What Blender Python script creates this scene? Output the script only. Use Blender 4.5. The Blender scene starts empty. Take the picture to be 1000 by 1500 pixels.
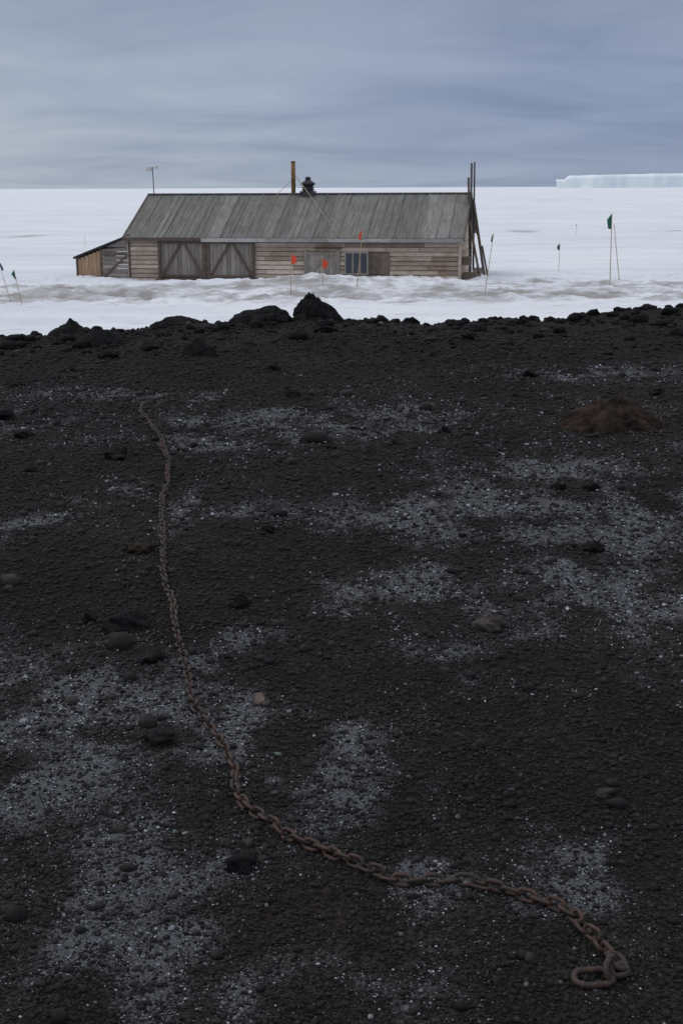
import bpy, math, random
import numpy as np
from mathutils import Vector, Matrix, Quaternion
random.seed(4); rng=np.random.default_rng(11)
SC=bpy.context.scene
R=math.radians

# ---------------------------------------------------------------- noise
def _h(ix,iy,seed):
    a=np.sin(ix*127.1+iy*311.7+seed*74.7)*43758.5453
    return a-np.floor(a)
def vn(x,y,seed=0):
    ix=np.floor(x);iy=np.floor(y);fx=x-ix;fy=y-iy
    fx=fx*fx*(3-2*fx);fy=fy*fy*(3-2*fy)
    a=_h(ix,iy,seed);b=_h(ix+1,iy,seed);c=_h(ix,iy+1,seed);d=_h(ix+1,iy+1,seed)
    return (a+(b-a)*fx+(c-a)*fy+(a-b-c+d)*fx*fy)*2-1
def fbm(x,y,seed=0,o=4):
    r=0;amp=1;t=0
    for i in range(o):
        r=r+amp*vn(x*2**i+i*17.3,y*2**i+i*9.1,seed+i);t+=amp;amp*=.5
    return r/t
def sst(a,b,x):
    t=np.clip((x-a)/(b-a),0,1);return t*t*(3-2*t)

# ---------------------------------------------------------------- materials
def mat(name):
    m=bpy.data.materials.new(name);m.use_nodes=True
    nt=m.node_tree;b=nt.nodes["Principled BSDF"]
    return m,nt,b
def N(nt,t,**k):
    n=nt.nodes.new(t)
    for a,v in k.items():
        if a in n.inputs: n.inputs[a].default_value=v
        else: setattr(n,a,v)
    return n
def noise(nt,scale,detail=4,rough=.6,coord=None,sc=(1,1,1)):
    n=N(nt,'ShaderNodeTexNoise');n.inputs['Scale'].default_value=scale
    n.inputs['Detail'].default_value=detail;n.inputs['Roughness'].default_value=rough
    if coord is None: coord='Object'
    tc=N(nt,'ShaderNodeTexCoord');mp=N(nt,'ShaderNodeMapping');mp.inputs['Scale'].default_value=sc
    nt.links.new(tc.outputs[coord],mp.inputs[0]);nt.links.new(mp.outputs[0],n.inputs['Vector'])
    return n.outputs['Fac']
def ramp(nt,src,stops):
    r=N(nt,'ShaderNodeValToRGB');e=r.color_ramp.elements
    while len(e)<len(stops): e.new(.5)
    for i,(p,c) in enumerate(stops):
        e[i].position=p;e[i].color=(c[0],c[1],c[2],1) if hasattr(c,'__len__') else (c,c,c,1)
    nt.links.new(src,r.inputs[0]);return r.outputs[0]
def mix(nt,f,a,b,mode='MIX'):
    m=N(nt,'ShaderNodeMix',data_type='RGBA',blend_type=mode)
    for i,v in ((0,f),(6,a),(7,b)):
        if isinstance(v,bpy.types.NodeSocket): nt.links.new(v,m.inputs[i])
        else: m.inputs[i].default_value=v if i==0 else (v[0],v[1],v[2],1)
    return m.outputs[2]
def math_(nt,op,a,b=0.,c=None,clamp=False):
    m=N(nt,'ShaderNodeMath',operation=op,use_clamp=clamp)
    for i,v in enumerate((a,b) if c is None else (a,b,c)):
        if isinstance(v,bpy.types.NodeSocket): nt.links.new(v,m.inputs[i])
        else: m.inputs[i].default_value=v
    return m.outputs[0]
def bump(nt,b,h,strength,dist):
    n=N(nt,'ShaderNodeBump');n.inputs['Strength'].default_value=strength;n.inputs['Distance'].default_value=dist
    nt.links.new(h,n.inputs['Height']);nt.links.new(n.outputs[0],b.inputs['Normal'])
def attr(nt,name):
    return N(nt,'ShaderNodeAttribute',attribute_name=name).outputs['Fac']

def wood(name,dark,light,streak=(1,1,14),rough=.9,spots=.35,nscale=3.,stain=(.10,.07,.05)):
    m,nt,b=mat(name)
    t=attr(nt,'tone')
    base=mix(nt,t,dark,light)
    s=noise(nt,nscale,5,.65,sc=streak)
    c=mix(nt,1.,base,ramp(nt,s,[(.25,.55),(.5,.95),(.75,1.25)]),'MULTIPLY')
    g=noise(nt,.9,5,.65)
    c=mix(nt,ramp(nt,g,[(.5,0.),(.72,spots)]),c,stain)
    nt.links.new(c,b.inputs['Base Color']);b.inputs['Roughness'].default_value=rough
    b.inputs['Specular IOR Level'].default_value=.15
    bump(nt,b,s,.4,.01)
    return m
M={}
M['siding']=wood('weathered_siding',(.27,.21,.165),(.63,.53,.44),streak=(1,1,9),stain=(.22,.125,.08),spots=.7)
M['greywood']=wood('grey_wood',(.18,.16,.145),(.43,.385,.345),streak=(9,1,1))
M['brownwood']=wood('brown_wood',(.075,.062,.052),(.19,.15,.12),streak=(1,1,3))
M['orangewood']=wood('orange_planks',(.28,.175,.10),(.54,.38,.25),streak=(9,9,1),spots=.2)
M['trim']=wood('trim_boards',(.29,.28,.27),(.48,.47,.455),streak=(1,1,8),spots=.3)
M['pole']=wood('bamboo',(.36,.26,.14),(.54,.43,.27),streak=(1,1,2),spots=0)
M['roof']=wood('roof_felt',(.150,.145,.136),(.25,.244,.23),streak=(5,.6,.6),spots=.5,nscale=1.6,stain=(.12,.107,.09))
def plain(name,col,rough=.7,metal=0,var=.3,ns=8):
    m,nt,b=mat(name)
    n=noise(nt,ns,4,.6)
    c=mix(nt,1.,col,ramp(nt,n,[(.3,1-var),(.7,1+var)]),'MULTIPLY')
    nt.links.new(c,b.inputs['Base Color']);b.inputs['Roughness'].default_value=rough;b.inputs['Metallic'].default_value=metal
    return m
M['black']=plain('tarred_felt',(.018,.018,.02),.8)
M['iron']=plain('dark_iron',(.035,.035,.04),.55)
M['ochre']=plain('rusty_ochre_pipe',(.17,.09,.035),.8,ns=3,var=.6)
M['glass']=plain('dark_glass',(.045,.055,.065),.3)
M['white']=plain('white_paint',(.6,.6,.58),.6,var=.1)
M['rope']=plain('rope',(.30,.24,.17),.9)
M['red']=plain('red_cloth',(.70,.085,.04),.8,var=.1)
M['green']=plain('green_cloth',(.012,.13,.085),.8,var=.1)
M['blue']=plain('blue_green_cloth',(.02,.14,.19),.8,var=.1)

# rust
m,nt,b=mat('rusted_iron')
n1=noise(nt,60,5,.7);n2=noise(nt,6,3,.6)
c=ramp(nt,n1,[(.3,(.015,.010,.009)),(.5,(.042,.022,.016)),(.72,(.125,.054,.031))])
c=mix(nt,ramp(nt,n2,[(.38,0.),(.62,.8)]),c,(.021,.016,.0145))
nt.links.new(c,b.inputs['Base Color']);b.inputs['Roughness'].default_value=.7;b.inputs['Metallic'].default_value=.15
bump(nt,b,n1,.6,.003);M['rust']=m

# volcanic ground
def ground_mat():
    m,nt,b=mat('volcanic_scoria')
    a=attr(nt,'frost')
    geo=N(nt,'ShaderNodeTexCoord')
    v=N(nt,'ShaderNodeTexVoronoi');v.inputs['Scale'].default_value=125
    nt.links.new(geo.outputs['Object'],v.inputs['Vector'])
    v2=N(nt,'ShaderNodeTexVoronoi');v2.inputs['Scale'].default_value=42
    nt.links.new(geo.outputs['Object'],v2.inputs['Vector'])
    big=noise(nt,.9,5,.65);med=noise(nt,14,4,.7);hue=noise(nt,1.7,4,.6)
    base=ramp(nt,v.outputs['Color'],[(.1,(.0055,.0053,.0053)),(.6,(.0155,.0144,.0138)),(1.,(.036,.033,.031))])
    base=mix(nt,ramp(nt,hue,[(.4,0.),(.7,.6)]),base,mix(nt,1.,base,(1.4,1.06,.86),'MULTIPLY'))
    base=mix(nt,1.,base,ramp(nt,big,[(.3,.6),(.7,1.5)]),'MULTIPLY')
    base=mix(nt,1.,base,ramp(nt,med,[(.3,.65),(.7,1.35)]),'MULTIPLY')
    sp=noise(nt,120,3,.75);sp2=noise(nt,16,4,.7)
    f=math_(nt,'ADD',math_(nt,'MULTIPLY',sp,1.1),math_(nt,'MULTIPLY',sp2,.6))
    f=math_(nt,'ADD',f,math_(nt,'MULTIPLY',a,.30))
    fm=ramp(nt,math_(nt,'MULTIPLY',f,.5),[(.475,0.),(.60,1.)])
    lim=ramp(nt,a,[(.02,0.),(.6,1.)])
    fm=math_(nt,'MULTIPLY',fm,lim)
    c=mix(nt,fm,base,(.115,.118,.13))
    nt.links.new(c,b.inputs['Base Color']);b.inputs['Roughness'].default_value=.95
    b.inputs['Specular IOR Level'].default_value=.12
    h=math_(nt,'ADD',math_(nt,'MULTIPLY',v.outputs['Distance'],-.6),math_(nt,'MULTIPLY',v2.outputs['Distance'],-1.))
    bump(nt,b,h,1.,.02)
    return m
M['ground']=ground_mat()
def stone_mat():
    m,nt,b=mat('scoria_gravel')
    a=attr(nt,'tone')
    c=ramp(nt,a,[(0.,(.005,.005,.0052)),(.35,(.0125,.0115,.011)),(.55,(.031,.027,.0245)),(.62,(.046,.043,.042)),(.8,(.10,.102,.112)),(1.,(.40,.41,.45))])
    n=noise(nt,130,3,.7);big=noise(nt,.9,5,.65)
    c=mix(nt,1.,c,ramp(nt,n,[(.35,.35),(.65,1.5)]),'MULTIPLY')
    c=mix(nt,1.,c,ramp(nt,big,[(.3,.7),(.7,1.35)]),'MULTIPLY')
    nt.links.new(c,b.inputs['Base Color']);b.inputs['Roughness'].default_value=.8
    b.inputs['Specular IOR Level'].default_value=.25
    return m
M['stone']=stone_mat()
def rock_mat(name,c0,c1,c2):
    m,nt,b=mat(name)
    n=noise(nt,9,6,.7);n2=noise(nt,40,4,.7)
    c=ramp(nt,n,[(.3,c0),(.55,c1),(.75,c2)])
    c=mix(nt,1.,c,ramp(nt,n2,[(.3,.6),(.7,1.3)]),'MULTIPLY')
    nt.links.new(c,b.inputs['Base Color']);b.inputs['Roughness'].default_value=.9
    b.inputs['Specular IOR Level'].default_value=.15
    bump(nt,b,n2,.8,.03)
    return m
M['rock']=rock_mat('black_lava',(.004,.004,.005),(.011,.0105,.011),(.026,.025,.025))
M['brownrock']=rock_mat('brown_lava',(.010,.0075,.0065),(.032,.020,.0165),(.066,.045,.038))
M['tanrock']=rock_mat('tan_stone',(.06,.046,.038),(.13,.10,.083),(.2,.16,.135))
M['greyrock']=rock_mat('grey_stone',(.025,.021,.02),(.05,.042,.04),(.09,.078,.075))
def snow_mat(name,dirty):
    m,nt,b=mat(name)
    n=noise(nt,.12,6,.62,sc=(1,2.4,1));n2=noise(nt,1.1,6,.7,sc=(.6,1.2,1));n3=noise(nt,.022,7,.68,sc=(1,1.6,1))
    d=attr(nt,'dirt_shade')
    k=math_(nt,'ADD',math_(nt,'MULTIPLY',n2,1.),math_(nt,'MULTIPLY',d,.28))
    c=mix(nt,ramp(nt,n,[(.35,0.),(.65,1.)]),(.81,.825,.86),(.70,.715,.757))
    c=mix(nt,1.,c,ramp(nt,n3,[(.38,(.87,.885,.92)),(.6,(1.,1.,1.))]),'MULTIPLY')
    c=mix(nt,ramp(nt,k,[(.57,0.),(.70,.5),(.88,.95)]),c,(.30,.285,.28))  # one grey for real dirt and for the bank's painted shade
    nt.links.new(c,b.inputs['Base Color']);b.inputs['Roughness'].default_value=.8
    b.inputs['Specular IOR Level'].default_value=.2
    bump(nt,b,n2,.8,.3)
    return m
M['snow']=snow_mat('snow',1)
m,nt,b=mat('glacier_ice')
n=noise(nt,.02,6,.7,sc=(1,1,.3))
c=ramp(nt,n,[(.35,(.64,.76,.82)),(.6,(.88,.92,.94))])
nt.links.new(c,b.inputs['Base Color']);b.inputs['Roughness'].default_value=.7;M['ice']=m

# ---------------------------------------------------------------- mesh helpers
def link(ob,parent=None,m=None):
    SC.collection.objects.link(ob)
    if parent is not None: ob.parent=parent
    if m is not None: ob.data.materials.append(m)
    return ob
def np_mesh(name,V,F,m,attrs={},smooth=False):
    me=bpy.data.meshes.new(name);k=F.shape[1]
    me.vertices.add(len(V));me.vertices.foreach_set('co',V.astype(np.float32).ravel())
    me.loops.add(F.size);me.loops.foreach_set('vertex_index',F.astype(np.int32).ravel())
    me.polygons.add(len(F));me.polygons.foreach_set('loop_start',np.arange(0,F.size,k,dtype=np.int32))
    try: me.polygons.foreach_set('loop_total',np.full(len(F),k,dtype=np.int32))
    except Exception: pass
    me.update(calc_edges=True);me.validate()
    if smooth: me.polygons.foreach_set('use_smooth',np.ones(len(F),dtype=bool))
    for a,v in attrs.items():
        at=me.attributes.new(a,'FLOAT','POINT');at.data.foreach_set('value',v.astype(np.float32).ravel())
    ob=bpy.data.objects.new(name,me);link(ob,None,m);return ob
class B:
    def __init__(s): s.v=[];s.f=[];s.t=[]
    def quadbox(s,c,tone):
        i=len(s.v);s.v+=[tuple(p) for p in c];s.t+=[tone]*8
        s.f+=[(i,i+3,i+2,i+1),(i+4,i+5,i+6,i+7),(i,i+1,i+5,i+4),(i+1,i+2,i+6,i+5),(i+2,i+3,i+7,i+6),(i+3,i,i+4,i+7)]
    def box(s,x0,x1,y0,y1,z0,z1,tone=None):
        if tone is None: tone=random.random()
        s.quadbox([(x0,y0,z0),(x1,y0,z0),(x1,y1,z0),(x0,y1,z0),(x0,y0,z1),(x1,y0,z1),(x1,y1,z1),(x0,y1,z1)],tone)
    def beam(s,a,b,w,h,tone=None,up=(0,0,1)):
        if tone is None: tone=random.random()
        a=Vector(a);b=Vector(b);d=(b-a).normalized();u=Vector(up)
        sd=d.cross(u)
        if sd.length<1e-4: sd=d.cross(Vector((0,1,0)))
        sd.normalize();u=sd.cross(d);sd=sd*w/2;u=u*h/2
        s.quadbox([a-sd-u,a+sd-u,a+sd+u,a-sd+u,b-sd-u,b+sd-u,b+sd+u,b-sd+u],tone)
    def cyl(s,a,b,r1,r2,n=12,tone=.5,caps=True):
        a=Vector(a);b=Vector(b);d=(b-a).normalized()
        u=d.orthogonal().normalized();w=d.cross(u);i=len(s.v)
        for p,r in ((a,r1),(b,r2)):
            for k in range(n):
                t=2*math.pi*k/n;s.v.append(tuple(p+u*math.cos(t)*r+w*math.sin(t)*r))
        s.t+=[tone]*(2*n)
        for k in range(n):
            s.f.append((i+k,i+(k+1)%n,i+n+(k+1)%n,i+n+k))
        if caps:
            s.f.append(tuple(i+k for k in reversed(range(n))));s.f.append(tuple(i+n+k for k in range(n)))
    def make(s,name,m,parent=None,smooth=False):
        me=bpy.data.meshes.new(name);me.from_pydata(s.v,[],s.f);me.update()
        at=me.attributes.new('tone','FLOAT','POINT');at.data.foreach_set('value',s.t)
        if smooth:
            for p in me.polygons: p.use_smooth=len(p.vertices)==4
        ob=bpy.data.objects.new(name,me);return link(ob,parent,m)

# ---------------------------------------------------------------- volcanic ground
CAMZ=4.2;G0=2.6
def gz(x,y):
    x=np.asarray(x,float);y=np.asarray(y,float)
    yc=15.1+.36*np.clip(x,-12,12)+.45*fbm(x*.7,y*0+3.3,5,3)
    far=sst(9.5,13,y)
    z=G0+.012*fbm(x*1.6,y*1.6,1,4)+far*.09*fbm(x*.9,y*.9,2,5)
    z=z+.004*fbm(x*14,y*14,6,3)
    z=z+far*.05*np.abs(fbm(x*2.3,y*1.8,14,4))
    z=z+.11*np.exp(-((x+.9)/1.9)**2-((y-14.2)/1.3)**2)
    d=np.maximum(0,y-yc)
    z=z-.34*np.where(d<1,d*d*.5,d-.5)
    z=z-.03*np.maximum(0,-x-12)-.0*y
    return np.maximum(z,-.9)
FR=[(-.38,8.85,.85,.5,1.),(1.2,7.28,.56,.5,.95),(.14,6.4,.55,.22,1.05),(1.34,6.05,.55,.56,.95),(.86,6.55,.5,.47,.95),(.39,5.06,.24,.22,1.1),(1.14,5.15,.36,.45,.95),(1.28,4.7,.18,.38,.85),(.01,5.02,.11,.16,.8),(-1.3,6.83,.14,.2,1.3),(-1.44,6.05,.15,.1,1.),(-.53,6.32,.12,.14,.8),(-.45,4.33,.15,.32,.9),(-.33,3.67,.1,.2,1.1),(-.87,4.,.3,.35,.9),(-.88,3.47,.24,.38,1.),(-.61,3.67,.19,.3,.9),(-.51,2.9,.25,.25,.8),(-.64,2.6,.19,.2,.9),(-.375,2.51,.12,.17,.8),(.04,3.34,.12,.2,.7),(.4,3.72,.12,.2,.7),(.36,3.09,.11,.15,.6),(.3,2.62,.11,.14,.8),(-.04,2.34,.085,.07,.9),(.35,4.4,.15,.13,.7),(.42,2.54,.1,.11,.7),(.66,2.77,.12,.13,.6),(-1.85,10.1,.65,.28,.8),(2.28,11.2,.72,.3,.9),(.5,9.4,.4,.26,.8),(1.07,6.05,.4,.4,.9),(-.83,6.32,.07,.7,.7),(-.78,8.35,.5,.4,.7),(3.2,7.2,.8,.7,.9),(2.3,5.4,.5,.5,.8),(-3.,9.,.9,.5,.7),(-1.6,3.6,.4,.4,.8)]
def frost(x,y):
    wx=x+.14*fbm(x*3.5,y*3.5,21,3)+.07*fbm(x*13,y*13,31,2);wy=y+.32*fbm(x*2.5,y*3,41,4)
    r=np.zeros_like(x)
    for a,b_,rx,ry,s in FR:
        q=((wx-a)/rx)**2+((wy-b_)/ry)**2
        r=np.maximum(r,s*np.exp(-q*.55))
    n=fbm(x*5.5,y*3.6,51,5)
    r=r*np.clip(.80+1.7*n,0,1.5)
    r=r+.7*np.clip(fbm(x*1.9,y*1.5,61,5)+.05,0,1)*np.clip(.6+1.8*n,0,2)*sst(.0,3,y)*(1-sst(10.5,12.5,y))
    return np.clip(r,0,1.15)
xs=np.concatenate([np.linspace(-60,-8,60)[:-1],np.linspace(-8,-3,90)[:-1],np.linspace(-3,3,330)[:-1],np.linspace(3,8,90)[:-1],np.linspace(8,60,60)])
ys=np.concatenate([np.linspace(-12,1.5,30)[:-1],1.5*np.exp(np.linspace(0,math.log(18/1.5),430))[:-1],np.linspace(18,32,40)])
X,Y=np.meshgrid(xs,ys);Z=gz(X,Y)
def gridfaces(nx,ny):
    i=np.arange(nx*ny).reshape(ny,nx)
    return np.stack([i[:-1,:-1],i[:-1,1:],i[1:,1:],i[1:,:-1]],-1).reshape(-1,4)
np_mesh('volcanic_ground',np.stack([X,Y,Z],-1).reshape(-1,3),gridfaces(len(xs),len(ys)),M['ground'],{'frost':frost(X,Y)},True)

# gravel
import bmesh
def ico(sub):
    bm=bmesh.new();bmesh.ops.create_icosphere(bm,subdivisions=sub,radius=1)
    bm.verts.ensure_lookup_table();v=np.array([q.co[:] for q in bm.verts]);f=np.array([[w.index for w in q.verts] for q in bm.faces]);bm.free();return v,f
ICO=ico(1)
OCT=(np.array([(1,0,0),(-1,0,0),(0,1,0),(0,-1,0),(0,0,1),(0,0,-1)],float),np.array([(0,2,4),(2,1,4),(1,3,4),(3,0,4),(2,0,5),(1,2,5),(3,1,5),(0,3,5)]))
def scatter(name,n,y0,y1,rmed,sig,rexp,mtl,sl=.42,wf=1.,only=False,shape=None,lift=.15):
    iv,jf=shape or ICO
    yy=np.exp(rng.uniform(math.log(y0),math.log(y1),n));xx=rng.uniform(-1,1,n)*(sl*yy+.5)
    fr_=frost(xx,yy);fleck=fbm(xx*26,yy*26,71,3)*.5+.5
    if only:
        keep=rng.uniform(0,1,n)<np.clip(fr_*.95-.03,0,1)*np.clip(fleck*2.6-.65,0,1)
        xx=xx[keep];yy=yy[keep];fr_=fr_[keep];n=len(xx)
        tone=rng.uniform(.72,1.,n);white=np.zeros(n,bool)
    else:
        p=np.clip(fr_*.72-.04,0,.5)*np.clip(fleck*2.2-.5,0,1)*wf
        tone=rng.beta(1.6,3.0,n)*.64
        white=rng.uniform(0,1,n)<p
        tone=np.where(white,rng.uniform(.62,.90,n),tone)
        tone=np.where(rng.uniform(0,1,n)<.003,.72,tone)
    r=rmed*np.exp(rng.normal(0,sig,n))*(yy/3)**rexp
    r=np.where(white,r*.7,r)
    sx=rng.uniform(.7,1.3,(n,3));sx[:,2]*=.72
    q=rng.normal(size=(n,4));q/=np.linalg.norm(q,axis=1)[:,None]
    w,a,b_,c=q.T
    Rm=np.stack([1-2*(b_*b_+c*c),2*(a*b_-c*w),2*(a*c+b_*w),2*(a*b_+c*w),1-2*(a*a+c*c),2*(b_*c-a*w),2*(a*c-b_*w),2*(b_*c+a*w),1-2*(a*a+b_*b_)],-1).reshape(n,3,3)
    V=iv[None]*(1+rng.uniform(-.3,.3,(n,len(iv),1)))
    V=np.einsum('nij,nkj->nki',Rm,V)*sx[:,None,:]*r[:,None,None]
    V+=np.stack([xx,yy,gz(xx,yy)+r*.15+lift*.01*(yy/3)**.6*only],-1)[:,None,:]
    F=(jf[None]+(np.arange(n)*len(iv))[:,None,None]).reshape(-1,3)
    np_mesh(name,V.reshape(-1,3),F,mtl,{'tone':np.repeat(tone,len(iv))})
scatter('gravel',108000,1.85,14.5,.0044,.38,.68,M['stone'],sl=.38)
scatter('scattered_stones',1500,1.9,16,.0086,.45,.75,M['stone'],sl=.5,wf=0)
scatter('frost_grains',170000,1.9,12,.0019,.40,.85,M['stone'],sl=.36,only=True,shape=OCT,lift=.35)

# rocks
def rock(name,loc,size,seed,m,sub=4,sink=.3,flat=1.,rot=0,planes=11,rough=.10):
    g=np.random.default_rng(seed);v,f=ico(sub)
    pn=g.normal(size=(planes,3));pn/=np.linalg.norm(pn,axis=1)[:,None];pd=g.uniform(.55,.95,planes)
    dot=v@pn.T;rr=np.where(dot>.05,pd/np.maximum(dot,.05),9).min(1);rr=np.minimum(rr,1.1)
    n=fbm(v[:,0]*2.2+v[:,2]*1.7+seed,v[:,1]*2.2-v[:,2]*1.3,seed,5)
    v=v*(rr*(1+rough*2.2*n))[:,None]*np.array(size)
    c,s_=math.cos(rot),math.sin(rot);v=v@np.array([[c,s_,0],[-s_,c,0],[0,0,1]])
    z=float(gz(np.array([loc[0]]),np.array([loc[1]]))[0])
    v+=np.array([loc[0],loc[1],z+size[2]*(1-2*sink)*.5])
    np_mesh(name,v,f,m,smooth=False)
def peak(name,loc,size,seed,m,tipx=0.,sharp=1.,sub=5,rot=0,amp=1.):
    v,f=ico(sub);h=np.clip(v[:,2],-.3,1)
    k=(1-np.clip(h,0,1)**sharp*.5)
    n=fbm(v[:,0]*2.+v[:,2]+seed,v[:,1]*2.-v[:,2]*1.5,seed,5);n2=np.abs(fbm(v[:,0]*4+seed,v[:,1]*4+v[:,2]*4,seed+3,4))
    s_=1+(.38*n-.22*n2)*amp
    x=v[:,0]*k*s_+tipx*np.clip(h,0,1);y=v[:,1]*k*s_;z=h*(1+(.30*n-.15*n2)*amp)
    V=np.stack([x*size[0],y*size[1],z*size[2]],-1)
    c,q=math.cos(rot),math.sin(rot);V=V@np.array([[c,q,0],[-q,c,0],[0,0,1]])
    V+=np.array([loc[0],loc[1],float(gz(np.array([loc[0]]),np.array([loc[1]]))[0])-.03])
    np_mesh(name,V,f,m)
peak('lava_boulder',(-.30,15.0),(.31,.28,.37),3,M['rock'],-.12,1.3)
peak('lava_boulder',(-.92,14.6),(.40,.27,.25),8,M['rock'],.35,2.6,rot=.1)
peak('lava_boulder',(-1.80,15.0),(.40,.28,.15),12,M['rock'],-.2,2.)
peak('lava_boulder',(-2.95,14.0),(.22,.2,.17),14,M['rock'],.1,2.,4)
peak('lava_boulder',(-2.45,13.3),(.27,.2,.18),15,M['rock'],0,2.,4)
peak('lava_boulder',(-1.36,12.4),(.19,.15,.19),16,M['rock'],-.1,1.5,4)
peak('lava_boulder',(1.84,8.6),(.43,.30,.24),33,M['brownrock'],.05,1.1,5,amp=1.)
for i,(x,y,r,mm) in enumerate([(.12,15.2,.09,'rock'),(.3,15.2,.09,'rock'),(.42,15.3,.08,'rock'),(1.33,13.2,.07,'rock'),(2.15,15.5,.09,'rock'),(-2.37,9.05,.07,'rock'),(-2.1,8.35,.055,'rock'),(-1.35,7.65,.06,'rock'),(-.065,8.,.03,'rock'),(1.35,6.77,.042,'rock'),(1.18,6.8,.045,'rock'),(-.36,5.92,.033,'rock'),(-.91,5.6,.05,'brownrock'),(-.79,4.54,.07,'rock'),(-.66,4.22,.05,'rock'),(-.39,4.8,.042,'rock'),(.55,4.54,.055,'greyrock'),(-.25,2.81,.034,'rock'),(2.5,10.1,.05,'rock'),(1.6,11.,.07,'rock'),(-.38,10.,.06,'rock'),(.69,8.45,.04,'rock'),(-.54,3.55,.045,'rock'),(.71,3.19,.022,'greyrock'),(.35,8.1,.025,'rock'),(-1.8,7.3,.03,'rock'),(1.13,5.55,.038,'rock'),(.84,15.6,.09,'rock'),(-.97,4.67,.038,'rock'),(-.6,11.5,.06,'rock'),(-3.3,11,.07,'rock'),(-2.2,12.2,.07,'rock'),(.9,12.4,.05,'rock'),(3.0,15.9,.06,'rock'),(-3.7,13.,.09,'rock'),(-2.7,10.6,.06,'rock'),(-1.9,12.9,.09,'rock'),(-.15,13.6,.10,'rock'),(-.2,13.9,.09,'rock')]):
    rock('lava_rock',(x,y),(r*random.uniform(1,1.25),r,r*random.uniform(.6,.9)),40+i,M[mm],4,.25,rot=random.random()*3,planes=7,rough=.22)
rock('broken_brick',(-.268,3.86),(.019,.036,.016),77,M['tanrock'],3,.1,planes=7,rot=.1)
rock('pale_pebble',(-.19,3.45),(.013,.01,.007),78,rock_mat('copper_green',(.08,.11,.10),(.13,.18,.16),(.24,.29,.265)),2,.2)
rock('pale_pebble',(-.43,2.98),(.01,.008,.006),79,bpy.data.materials['copper_green'],2,.2)
def rubble():
    n=1100;v0,f0=ico(2);VV=[];FF=[];k=0
    for i in range(n):
        x=rng.uniform(-6,7);yc=15.1+.36*x;y=yc-abs(rng.normal(0,1.2))+.5
        r=.019*math.exp(rng.normal(0,.62))
        v=v0*(1+rng.uniform(-.25,.25,(len(v0),1)))*r*np.array([1.2,1,.8])
        v=v+np.array([x,y,float(gz(np.array([x]),np.array([y]))[0])+r*.3])
        VV.append(v);FF.append(f0+k);k+=len(v0)
    np_mesh('crest_rubble',np.concatenate(VV),np.concatenate(FF),M['rock'])
rubble()

# ---------------------------------------------------------------- chain
CH=[(.55,2.47),(.52,2.52),(.51,2.57),(.47,2.62),(.41,2.66),(.35,2.7),(.29,2.72),(.24,2.72),(.15,2.73),(.07,2.78),(-.03,2.85),(-.12,2.92),(-.18,2.99),(-.23,3.07),(-.28,3.17),(-.3,3.29),(-.35,3.47),(-.44,3.72),(-.5,3.94),(-.57,4.26),(-.65,4.71),(-.72,5.06),(-.79,5.46),(-.85,5.92),(-.92,6.32),(-.97,6.94),(-1.03,7.48),(-1.14,8.11),(-1.29,8.71),(-1.45,9.27),(-1.48,9.66),(-1.39,9.95),(-1.29,10.12)]
CH=[(.575,2.40)]+CH
def catmull(P,m=40):
    o=[];P=[P[0]]+P+[P[-1]]
    for i in range(1,len(P)-2):
        p0,p1,p2,p3=[np.array(q) for q in P[i-1:i+3]]
        for t in np.linspace(0,1,m,endpoint=False):
            o.append(.5*((2*p1)+(-p0+p2)*t+(2*p0-5*p1+4*p2-p3)*t*t+(-p0+3*p1-3*p2+p3)*t**3))
    return np.array(o)
path=catmull(CH)
L=np.concatenate([[0],np.cumsum(np.linalg.norm(np.diff(path,axis=0),axis=1))])
pitch=.036;ns=int(L[-1]/pitch)
S=np.arange(ns+1)*pitch
px=np.interp(S,L,path[:,0])+rng.normal(0,.0024,ns+1)+.006*np.sin(S*9)+.012*fbm(S*1.6,S*0,33,3)
py=np.interp(S,L,path[:,1])+rng.normal(0,.0024,ns+1)+.006*np.sin(S*7+1)
def linkmesh(c,d,roll,a,Rr,tr,nu=20,nv=8):
    d=Vector(d).normalized();side=Vector((0,0,1)).cross(d).normalized();up=d.cross(side)
    sd=side*math.cos(roll)+up*math.sin(roll);nn=d.cross(sd)
    pts=[];h=nu//2
    for e,sg in ((0,1),(1,-1)):
        for k in range(h):
            t=-math.pi/2+math.pi*k/(h-1)
            pts.append((sg*(a+Rr*math.cos(t)),sg*Rr*math.sin(t),sg*math.cos(t),sg*math.sin(t)))
    V=[]
    for (u,w,nu_,nw) in pts:
        cc=Vector(c)+d*u+sd*w;nd=d*nu_+sd*nw
        for k in range(nv):
            t=2*math.pi*k/nv;V.append(tuple(cc+(nd*math.cos(t)+nn*math.sin(t))*tr))
    n=len(pts);F=[]
    for i in range(n):
        for k in range(nv):
            F.append((i*nv+k,i*nv+(k+1)%nv,((i+1)%n)*nv+(k+1)%nv,((i+1)%n)*nv+k))
    return V,F
VV=[];FF=[];k0=0
def addl(V,F):
    global k0
    VV.extend(V);FF.extend([tuple(i+k0 for i in f) for f in F]);k0+=len(V)
for i in range(ns):
    x=(px[i]+px[i+1])/2;y=(py[i]+py[i+1])/2;z=float(gz(np.array([x]),np.array([y]))[0])
    roll=(R(28) if i%2 else R(-62))+random.gauss(0,.2)
    ext=.0125*abs(math.sin(roll))
    addl(*linkmesh((x,y,z+.006+ext*.75),(px[i+1]-px[i],py[i+1]-py[i],random.gauss(0,.003)),roll,.0103,.0120,.0052))
zr=float(gz(np.array([.52]),np.array([2.34]))[0])
addl(*linkmesh((.515,2.335,zr+.012),(1,.10,.0),.06,.016,.024,.0070,28,10))
addl(*linkmesh((.556,2.350,zr+.022),(.5,1,.05),1.1,.012,.018,.0070,24,10))
addl(*linkmesh((.574,2.378,zr+.022),(-.1,1,0),.3,.013,.0155,.0065,22,9))
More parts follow.
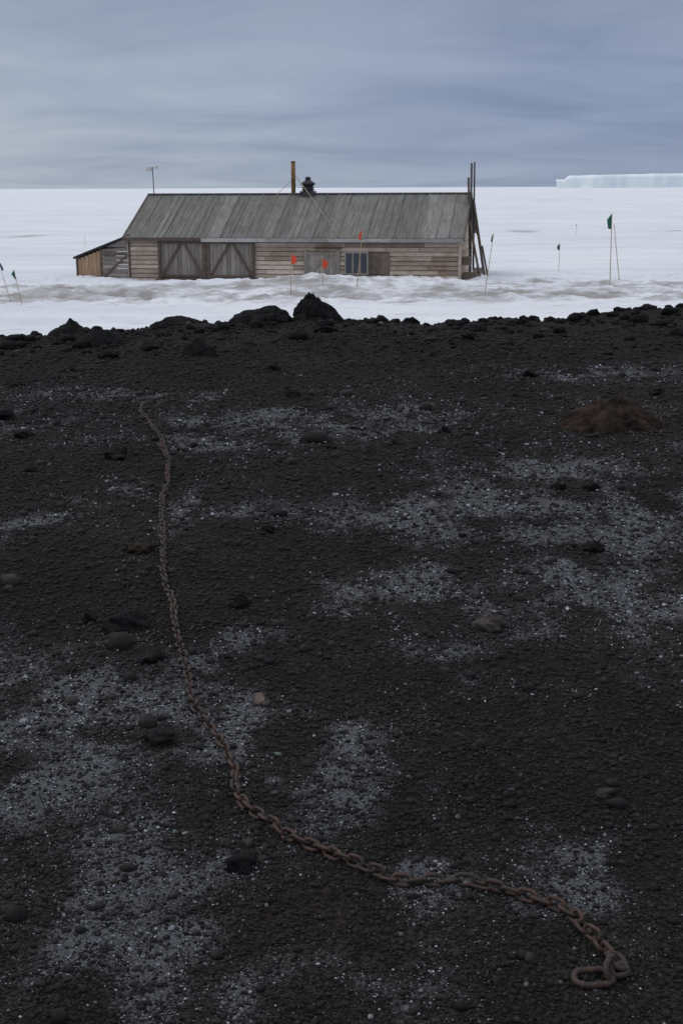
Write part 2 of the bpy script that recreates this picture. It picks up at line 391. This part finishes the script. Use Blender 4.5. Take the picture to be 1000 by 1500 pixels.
addl(*linkmesh((.572,2.352,zr+.018),(1,.3,0),.5,.006,.012,.007,22,9))
np_mesh('rusty_chain',np.array(VV),np.array(FF),M['rust'],smooth=True)

# ---------------------------------------------------------------- snow
def sz(x,y):
    rough=sst(45,50,y)*(1-sst(60,70,y))
    z=rough*(.20*fbm(x*.45,y*.7,81,5)+.20*np.abs(fbm(x*.9,y*1.1,85,5))+.10*np.abs(fbm(x*2.6,y*2.2,88,3)))
    z=z+.05*fbm(x*.12,y*.12,87,3)*(1-sst(150,400,y))
    z=z+.42*np.exp(-((x-.6)/4.2)**4-((y-56.3)/1.4)**2)*(1+.35*fbm(x*.8,y*.5,90,3))
    z=z+.15*np.exp(-((x+6.5)/3.5)**2-((y-58.3)/1.2)**2)
    z=z-.24*rough*np.exp(-((y-51.5+.8*fbm(x*.3,x*0,91,3))/.7)**2)
    return z
xs=np.concatenate([-np.geomspace(6000,20,50),np.linspace(-20,20,420)[1:-1],np.geomspace(20,6000,50)])
ys=np.concatenate([np.linspace(-400,18,20)[:-1],np.linspace(18,44,40)[:-1],np.linspace(44,68,260)[:-1],np.geomspace(68,9000,80)])
X,Y=np.meshgrid(xs,ys);Z=sz(X,Y)
line=np.exp(-((Y-51.9+.8*fbm(X*.3,X*0,91,3))/.8)**2)  # shade on the bank's near face, painted as a dark band
dirt_shade=sst(47,50,Y)*(1-sst(56,58.5,Y))*(.40+1.3*np.clip(fbm(X*.9,Y*.9,95,5)+.25,0,1))+.75*line*np.clip(fbm(X*.5,Y*.5,96,4)+.5,0,1)  # dirty trampled snow, with the bank's grey shading painted in too
dirt_shade=dirt_shade+.22*(1-sst(30,48,Y))
for a,b_,rx,ry in [(17.5,125,1.8,3.),(31,128,2.2,2.5),(8,51.5,1.3,.5),(9,59,.8,.6),(-28,118,1.5,2)]:
    dirt_shade=dirt_shade+1.3*np.exp(-((X-a)/rx)**2-((Y-b_)/ry)**2)
dirt_shade=np.where(Y>200,-.8,dirt_shade-.35*sst(60,75,Y)*(dirt_shade<.5))
np_mesh('snow_ground',np.stack([X,Y,Z],-1).reshape(-1,3),gridfaces(len(xs),len(ys)),M['snow'],{'dirt_shade':dirt_shade},True)

# ice shelf
def shelf():
    n=220;x=np.linspace(490,2600,n);V=[];fr0=3000-60*fbm(x*.004,x*0,7,4)+(x-500)*.08
    top=27+13*sst(500,1150,x)+2.5*fbm(x*.02,x*0,9,4);top[:3]*=.7
    rows=[]
    for zz,off in ((-.5,0),(.33,6),(.7,4),(1.,12),(1.,900)):
        rows.append(np.stack([x+ (0 if off<100 else 150),fr0+off+ (5*fbm(x*.05,x*0+zz,11,4) if off<100 else 0),np.where(zz<0,-2,top*zz+0*x)],-1))
    V=np.concatenate(rows);F=gridfaces(n,5)
    np_mesh('ice_shelf',V,F,M['ice'],smooth=False)
shelf()

# ---------------------------------------------------------------- hut
hut=bpy.data.objects.new('wooden_hut',None);SC.collection.objects.link(hut)
hut.location=(-9.91,61.7,0);hut.rotation_euler=(0,0,-R(10))
LEN=15.5;DEP=7.6;EZ=1.95;RZ=3.78;RY=3.8
b=B();b.box(.03,LEN-.03,.04,DEP-.04,-.6,EZ,.3);b.make('wall_core',M['brownwood'],hut)
b=B()
i=0
b.v+=[(.03,.04,EZ),(.03,DEP-.04,EZ),(.03,RY,RZ-.06),(LEN-.03,.04,EZ),(LEN-.03,DEP-.04,EZ),(LEN-.03,RY,RZ-.06)];b.t+=[.3]*6
b.f+=[(i,i+1,i+2),(i+3,i+5,i+4)]
b.make('gable_core',M['brownwood'],hut)
b=B();z=-.3;ch=.205
while z<EZ-.05:
    x=0
    while x<LEN-.01:
        l=min(random.uniform(1.3,3.8),LEN-x)
        if LEN-x-l<.8:l=LEN-x
        t=min(1,max(0,random.gauss(.55,.32)));z1=min(z+ch-.026,EZ)
        dz=random.uniform(-.008,.008)
        b.quadbox([(x+.008,-.058,z+dz),(x+l-.008,-.058,z-dz),(x+l-.008,.035,z),(x+.008,.035,z),(x+.008,-.012,z1),(x+l-.008,-.012,z1),(x+l-.008,.035,z1),(x+.008,.035,z1)],t)
        x+=l
    z+=ch
b.make('front_siding',M['siding'],hut)
b=B();z=-.3
while z<RZ-.1:
    z1=z+ch-.02
    w0=0 if z<EZ else (z-EZ)/(RZ-EZ)*RY
    for xx,sg in ((LEN-.03,1),(.03,-1)):
        y0=w0;y1=DEP-w0
        b.quadbox([(xx,y0,z),(xx+sg*.065,y0,z),(xx+sg*.065,y1,z),(xx,y1,z),(xx,y0,z1),(xx+sg*.035,y0,z1),(xx+sg*.035,y1,z1),(xx,y1,z1)],random.uniform(.2,.8))
    z+=ch
b.make('gable_siding',M['siding'],hut)
b=B();z=-.3
while z<EZ: b.box(.03,LEN-.03,DEP-.04,DEP+.02,z+.004,z+ch,random.random());z+=ch
b.make('rear_siding',M['siding'],hut)
b=B()
for x in (-.035,LEN+.035): b.box(x-.06,x+.06,-.08,.08,-.4,EZ-.02,.6)
b.make('corner_posts',M['siding'],hut)
def roofpt(x,q,off=0):
    y=-.28+(RY+.28)*q;zz=EZ-.02+(RZ-EZ+.10)*q;return (x,y,zz+off)
b=B();x=-.2
while x<LEN+.2:
    w=min(random.uniform(.5,.74),LEN+.2-x)
    t=random.random()*.8
    if x>LEN-1.9:t=min(1,t+.35)
    for sgn in (0,1):
        def rp(xx,q,o,s=sgn):
            p=roofpt(xx,q,o);return p if s==0 else (p[0],2*RY-p[1],p[2])
        b.quadbox([rp(x,0,-.03),rp(x+w,0,-.03),rp(x+w,1,-.03),rp(x,1,-.03),rp(x,0,.03),rp(x+w,0,.03),rp(x+w,1,.03),rp(x,1,.03)],t)
        b.quadbox([rp(x-.02,-.003,.02),rp(x+.03,-.003,.02),rp(x+.03,1,.02),rp(x-.02,1,.02),rp(x-.02,-.003,.065),rp(x+.03,-.003,.065),rp(x+.03,1,.065),rp(x-.02,1,.065)],random.random())
        if random.random()<.6:
            xm=x+w*.5+random.uniform(-.05,.05)
            b.quadbox([rp(xm-.02,-.003,.02),rp(xm+.02,-.003,.02),rp(xm+.02,1,.02),rp(xm-.02,1,.02),rp(xm-.02,-.003,.048),rp(xm+.02,-.003,.048),rp(xm+.02,1,.048),rp(xm-.02,1,.048)],random.random())
    x+=w
b.make('roof',M['roof'],hut)
b=B();b.beam((-.22,RY,RZ+.13),(LEN+.22,RY,RZ+.13),.26,.05,.3);b.make('ridge_cap',M['roof'],hut)
b=B()
for s in (0,1):
    for xx in (-.22,LEN+.22):
        a=roofpt(xx,-.01,-.02);c_=roofpt(xx,1,-.02)
        if s: a=(a[0],2*RY-a[1],a[2]);c_=(c_[0],2*RY-c_[1],c_[2])
        b.beam(a,c_,.05,.16,.4)
b.make('barge_boards',M['brownwood'],hut)
b=B();b.box(-.18,3.55,-.315,-.27,EZ-.15,EZ-.01,.4);b.make('eave_fascia_dark',M['brownwood'],hut)
b=B();x=3.56
while x<LEN+.15:
    w=min(random.uniform(1.8,3.4),LEN+.2-x);b.box(x,x+w-.01,-.315,-.27,EZ-.19,EZ-.02,random.random());x+=w
b.make('eave_fascia',M['trim'],hut)
b=B();b.box(0,LEN,-.27,-.04,EZ-.09,EZ-.05,.0);b.make('soffit',M['black'],hut)
b=B();bk=B()
def panel(x0,x1,z0,z1,apex,tone0):
    n=int((x1-x0)/.2);w=(x1-x0)/n
    for i in range(n): b.box(x0+i*w+.006,x0+(i+1)*w-.006,-.085,-.056,z0,z1,min(1,max(0,tone0+random.uniform(-.35,.35))))
    for xx in (x0,x1): bk.box(xx-.07,xx+.07,-.15,-.086,z0-.2,z1+.08,random.uniform(.2,.6))
    for sx in (x0+.08,x1-.08):
        a=Vector((sx,-.12,z0+.05));c_=Vector((apex+(.06 if sx>apex else -.06),-.12,z1-.05))
        bk.beam(a,c_,.11,.05,random.uniform(.1,.6),up=(0,1,0))
    for zz in (z0+.06,z1-.04): bk.box(x0+.07,x1-.07,-.138,-.087,zz-.05,zz+.05,random.uniform(.2,.7))
panel(1.49,3.62,.12,1.76,2.62,.4)
panel(3.84,6.0,.12,1.76,4.95,.35)
b.make('stable_doors',M['greywood'],hut);bk.make('door_braces',M['brownwood'],hut)
b=B();bk=B()
panel(8.46,9.97,.2,1.30,9.6,.6)
b.make('small_door',M['greywood'],hut);bk.make('small_door_frame',M['greywood'],hut)
b=B();b.box(8.9,10.15,-.17,-.05,1.46,1.54,.2);b.box(1.3,6.15,-.17,-.05,1.80,1.88,.4);b.box(1.3,6.15,-.18,-.05,-.06,.05,.3);b.box(3.66,3.80,-.12,-.03,-.1,1.79,.5);b.make('door_lintels',M['brownwood'],hut)
b=B();b.box(10.32,11.34,-.075,-.06,.35,1.30,.4);b.make('window_glass',M['glass'],hut)
b=B()
for x in (10.30,10.65,10.99,11.33): b.box(x-.03,x+.03,-.095,-.03,.33,1.31,.6)
for z in (.33,1.30): b.box(10.3,11.36,-.091,-.031,z-.03,z+.03,.6)
b.make('window_frame',M['greywood'],hut)
b=B()
for i in range(5): b.box(11.38+i*.194,11.57+i*.194,-.095,-.056,.32,1.31,random.uniform(.2,1))
b.make('window_shutter',M['brownwood'],hut)
b=B();w=.19;x=-2.62
while x<-1.42:
    q=(x+2.62)/2.62;b.box(x,x+w-.012,-.02,.03,-.5,.98+q*.98-.03,random.random());x+=w
b.make('annex_planks',M['orangewood'],hut)
b=B();z=-.5
while z<1.85:
    b.quadbox([(-1.40,-.03,z),(-.04,-.03,z),(-.04,.03,z),(-1.40,.03,z),(-1.40,-.012,min(z+.18,1.40)),(-.04,-.012,min(z+.18,1.88)),(-.04,.03,min(z+.18,1.88)),(-1.40,.03,min(z+.18,1.40))],random.uniform(.1,.8)) if z<1.4 else b.quadbox([(-1.40+(z-1.4)*2.4,-.03,z),(-.04,-.03,z),(-.04,.03,z),(-1.40+(z-1.4)*2.4,.03,z),(-1.40+(z-1.2)*2.4,-.012,z+.2),(-.04,-.012,z+.2),(-.04,.03,z+.2),(-1.40+(z-1.2)*2.4,.03,z+.2)],random.uniform(.1,.8)) if z<1.7 else None
    z+=.2
b.make('annex_door',M['greywood'],hut)
b=B()
for xx,zt in ((-1.42,1.42),(-.02,1.88)): b.box(xx-.05,xx+.05,-.08,.04,-.5,zt,.5)
b.beam((-1.35,-.07,.1),(-.1,-.07,1.15),.09,.05,.6,up=(0,1,0));b.box(-1.36,-.08,-.075,-.035,1.12,1.24,.5);b.box(-1.36,-.08,-.075,-.035,.02,.12,.5)
b.box(-2.68,-2.6,-.06,.04,-.5,.98,.2)
b.make('annex_frame',M['brownwood'],hut)
b=B()
b.box(-2.62,-2.55,.03,5.2,-.5,.95,.5)
for i in range(26): b.box(-2.66,-2.622,.03+i*.2,.22+i*.2,-.5,.96,random.random())
b.make('annex_side_planks',M['orangewood'],hut)
b=B();b.quadbox([(-2.78,-.14,.94),(0.02,-.14,1.99),(0.02,5.3,1.99),(-2.78,5.3,.94),(-2.78,-.14,1.04),(0.02,-.14,2.09),(0.02,5.3,2.09),(-2.78,5.3,1.04)],.5)
b.quadbox([(-.95,2.2,2.1),(0.0,2.2,2.45),(0.0,6.3,2.45),(-.95,6.3,2.1),(-.95,2.2,2.2),(0.0,2.2,2.58),(0.0,6.3,2.58),(-.95,6.3,2.2)],.5)
b.box(-.9,-.02,2.25,6.2,1.3,2.1,.5)
b.make('annex_roof',M['black'],hut)
b=B();b.cyl((7.1,RY,RZ-.2),(7.1,RY,5.38),.105,.105,14);b.cyl((7.1,RY,5.38),(7.1,RY,5.42),.12,.12,14);b.cyl((7.1,RY,4.55),(7.1,RY,4.62),.118,.118,14)
b.make('stove_pipe',M['ochre'],hut,True)
b=B();b.box(7.48,8.16,RY-.34,RY+.34,RZ-.2,RZ+.24);b.make('ventilator_base',M['iron'],hut)
b=B();vx=7.82
b.cyl((vx,RY,RZ+.2),(vx,RY,4.3),.27,.25,18)
for zz in (4.06,4.17,4.28): b.cyl((vx,RY,zz),(vx,RY,zz+.05),.36,.28,18)
b.cyl((vx,RY,4.33),(vx,RY,4.52),.40,.16,18);b.cyl((vx,RY,4.52),(vx,RY,4.62),.13,.13,12);b.cyl((vx,RY,4.62),(vx,RY,4.70),.17,.05,12)
b.make('ventilator_cowl',M['iron'],hut,True)
b=B()
def wire(a,c_,r=.012):b.cyl(a,c_,r,r,5)
wire((7.1,RY,4.9),(10.1,-.3,EZ+.05),.02);wire((7.1,RY,4.6),(5.6,1.0,2.7),.012)
b.make('guy_ropes',M['rope'],hut)
b=B()
b.cyl((LEN+.27,3.0,.6),(LEN+.25,3.0,5.25),.055,.05,8);b.cyl((LEN+.42,3.1,.3),(LEN+.38,3.1,5.3),.045,.04,8)
b.make('flue_pipes',M['iron'],hut,True)
b=B()
b.beam((LEN+.42,1.2,0),(LEN+.1,3.2,4.6),.09,.09,.2)
b.beam((LEN+1.12,1.5,-.2),(LEN+.35,3.2,3.6),.10,.10,.3)
b.beam((LEN+.95,1.,-.2),(LEN+.3,2.,2.6),.08,.08,.7)
b.beam((LEN+1.2,2.6,-.2),(LEN+.85,2.6,1.5),.08,.08,.5)
b.make('timber_props',M['brownwood'],hut)
b=B();b.box(LEN+.09,LEN+.5,.2,.9,.75,1.1);b.box(LEN+.12,LEN+.75,.5,1.6,-.3,.35);b.make('wall_box',M['brownwood'],hut)
b=B();b.box(LEN+.2,LEN+1.1,1.2,3.4,-.3,.12);b.box(LEN+.5,LEN+.9,2,2.6,.12,.5);b.make('stacked_timber',M['greywood'],hut)

vane=bpy.data.objects.new('wind_vane_mast',None);SC.collection.objects.link(vane);vane.location=(-9.1,65.3,0)
b=B();b.cyl((0,0,-.2),(-.1,0,5.2),.03,.022,8);b.make('mast',M['brownwood'],vane)
b=B();b.box(-.40,-.14,-.08,.08,4.98,5.2);b.cyl((-.36,0,5.16),(.12,0,5.2),.02,.02,6);b.box(.06,.18,-.05,.05,5.10,5.24);b.make('vane_box',M['white'],vane)

def flag(x,y,h,lean,col,fw=.26,fh=.34,side=1,r=.014,nm='bamboo_marker_flag'):
    e=bpy.data.objects.new(nm,None);SC.collection.objects.link(e);e.location=(x,y,float(sz(np.array([x]),np.array([y]))[0]))
    b=B();b.cyl((0,0,-.3),(lean,0,h),r,r*.7,7,.5)
    b.make('pole',M['pole'],e)
    if col:
        nu,nv=7,6;V=[];F=[]
        for i in range(nu):
            for j in range(nv):
                u=i/(nu-1);v=j/(nv-1)
                hh=fh*(1-.45*u)
                V.append((lean*(1-v*fh/h)+side*fw*u*(.75-.25*v),.05*math.sin(u*5+v*2)*u+.02,h-.02-v*hh-u*.42*fh))
        for i in range(nu-1):
            for j in range(nv-1):
                F.append((i*nv+j,i*nv+j+1,(i+1)*nv+j+1,(i+1)*nv+j))
        me=bpy.data.meshes.new('cloth');me.from_pydata(V,[],F);me.update()
        for p in me.polygons:p.use_smooth=True
        link(bpy.data.objects.new('cloth',me),e,M[col])
flag(-1.96,51.1,1.75,.03,'red',side=1,fw=.34,fh=.40,r=.018)
flag(-.72,54.6,1.1,-.05,'red',side=1,fw=.36,fh=.42,r=.018)
flag(.66,54.2,2.35,.25,'red',side=-1,fw=.20,fh=.42,r=.018)
flag(11.7,56.5,3.05,-.06,'green',fw=.28,fh=.66,side=-1,r=.022)
flag(12.3,57.3,2.4,-.38,None,r=.02)
flag(10.98,65.7,1.45,.02,'green',fw=.2,fh=.32,side=-1)
flag(21,117,.95,-.03,'green',fw=.1,fh=.2)
flag(5.83,52.8,2.35,.33,'green',fw=.12,fh=.34,side=-1,r=.017)
flag(-12.3,48.7,1.55,-.43,'blue',side=1,fw=.16)
flag(-11.7,47.8,1.3,-.25,'green',side=-1,fw=.14,fh=.36)
flag(-18.8,96.7,.9,0,None)

# ---------------------------------------------------------------- sky
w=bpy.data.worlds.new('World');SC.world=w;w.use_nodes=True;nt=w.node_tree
for n in list(nt.nodes): nt.nodes.remove(n)
SUN_EL,SUN_AZ=48,-65
sky=N(nt,'ShaderNodeTexSky',sky_type='NISHITA');sky.sun_disc=False;sky.sun_elevation=R(SUN_EL);sky.sun_rotation=R(SUN_AZ)
bg1=N(nt,'ShaderNodeBackground');bg1.inputs[1].default_value=.06;nt.links.new(sky.outputs[0],bg1.inputs[0])
tc=N(nt,'ShaderNodeTexCoord');sp=N(nt,'ShaderNodeSeparateXYZ');nt.links.new(tc.outputs['Generated'],sp.inputs[0])
zp=math_(nt,'ADD',math_(nt,'MAXIMUM',sp.outputs[2],0.),.11)
cx=math_(nt,'DIVIDE',sp.outputs[0],zp);cy=math_(nt,'DIVIDE',sp.outputs[1],zp)
cb=N(nt,'ShaderNodeCombineXYZ');nt.links.new(cx,cb.inputs[0]);nt.links.new(cy,cb.inputs[1])
nz=N(nt,'ShaderNodeTexNoise');nz.inputs['Scale'].default_value=1.1;nz.inputs['Detail'].default_value=8;nz.inputs['Roughness'].default_value=.55;nz.inputs['Distortion'].default_value=.5
mp=N(nt,'ShaderNodeMapping');mp.inputs['Scale'].default_value=(.8,.95,1);mp.inputs['Location'].default_value=(4.3,2.1,0);mp.inputs['Rotation'].default_value=(0,0,.2)
nt.links.new(cb.outputs[0],mp.inputs[0]);nt.links.new(mp.outputs[0],nz.inputs['Vector'])
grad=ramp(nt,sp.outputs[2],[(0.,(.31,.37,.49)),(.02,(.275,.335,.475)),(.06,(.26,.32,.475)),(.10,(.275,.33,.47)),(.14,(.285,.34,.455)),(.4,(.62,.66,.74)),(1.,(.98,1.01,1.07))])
xl=math_(nt,'MULTIPLY',sp.outputs[0],-1.)
lf=ramp(nt,math_(nt,'ADD',xl,.5),[(.35,0.),(.8,.95)])
hz=ramp(nt,sp.outputs[2],[(0.,1.),(.08,.7),(.17,0.)])
grad=mix(nt,math_(nt,'MULTIPLY',lf,hz),grad,(.44,.50,.58))
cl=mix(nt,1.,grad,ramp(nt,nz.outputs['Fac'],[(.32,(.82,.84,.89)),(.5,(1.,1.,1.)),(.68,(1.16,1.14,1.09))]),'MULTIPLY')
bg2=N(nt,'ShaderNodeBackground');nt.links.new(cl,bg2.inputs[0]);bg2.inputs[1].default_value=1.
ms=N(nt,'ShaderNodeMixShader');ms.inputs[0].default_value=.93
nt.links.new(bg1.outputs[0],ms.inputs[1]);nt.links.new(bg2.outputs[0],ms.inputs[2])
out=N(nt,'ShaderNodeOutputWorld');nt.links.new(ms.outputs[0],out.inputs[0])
sl=bpy.data.lights.new('sun','SUN');sl.energy=.75;sl.angle=R(14);sl.color=(1,.97,.93)
so=bpy.data.objects.new('sun',sl);SC.collection.objects.link(so)
d=Vector((math.sin(R(SUN_AZ))*math.cos(R(SUN_EL)),math.cos(R(SUN_AZ))*math.cos(R(SUN_EL)),math.sin(R(SUN_EL))))
so.rotation_euler=d.to_track_quat('Z','Y').to_euler();so.location=d*50

# ---------------------------------------------------------------- camera
cd=bpy.data.cameras.new('camera');cam=bpy.data.objects.new('camera',cd);SC.collection.objects.link(cam)
cd.sensor_fit='VERTICAL';cd.sensor_height=22.3;cd.lens=22.3*1880/1500
cam.location=(0,0,CAMZ)
rm=Matrix.Rotation(math.pi/2-math.atan(476/1880),4,'X')@Matrix.Rotation(R(-.25),4,'Z')
cam.rotation_euler=rm.to_euler()
cd.clip_start=.05;cd.clip_end=20000
SC.camera=cam
SC.view_settings.view_transform='Standard';SC.view_settings.look='None';SC.view_settings.exposure=0
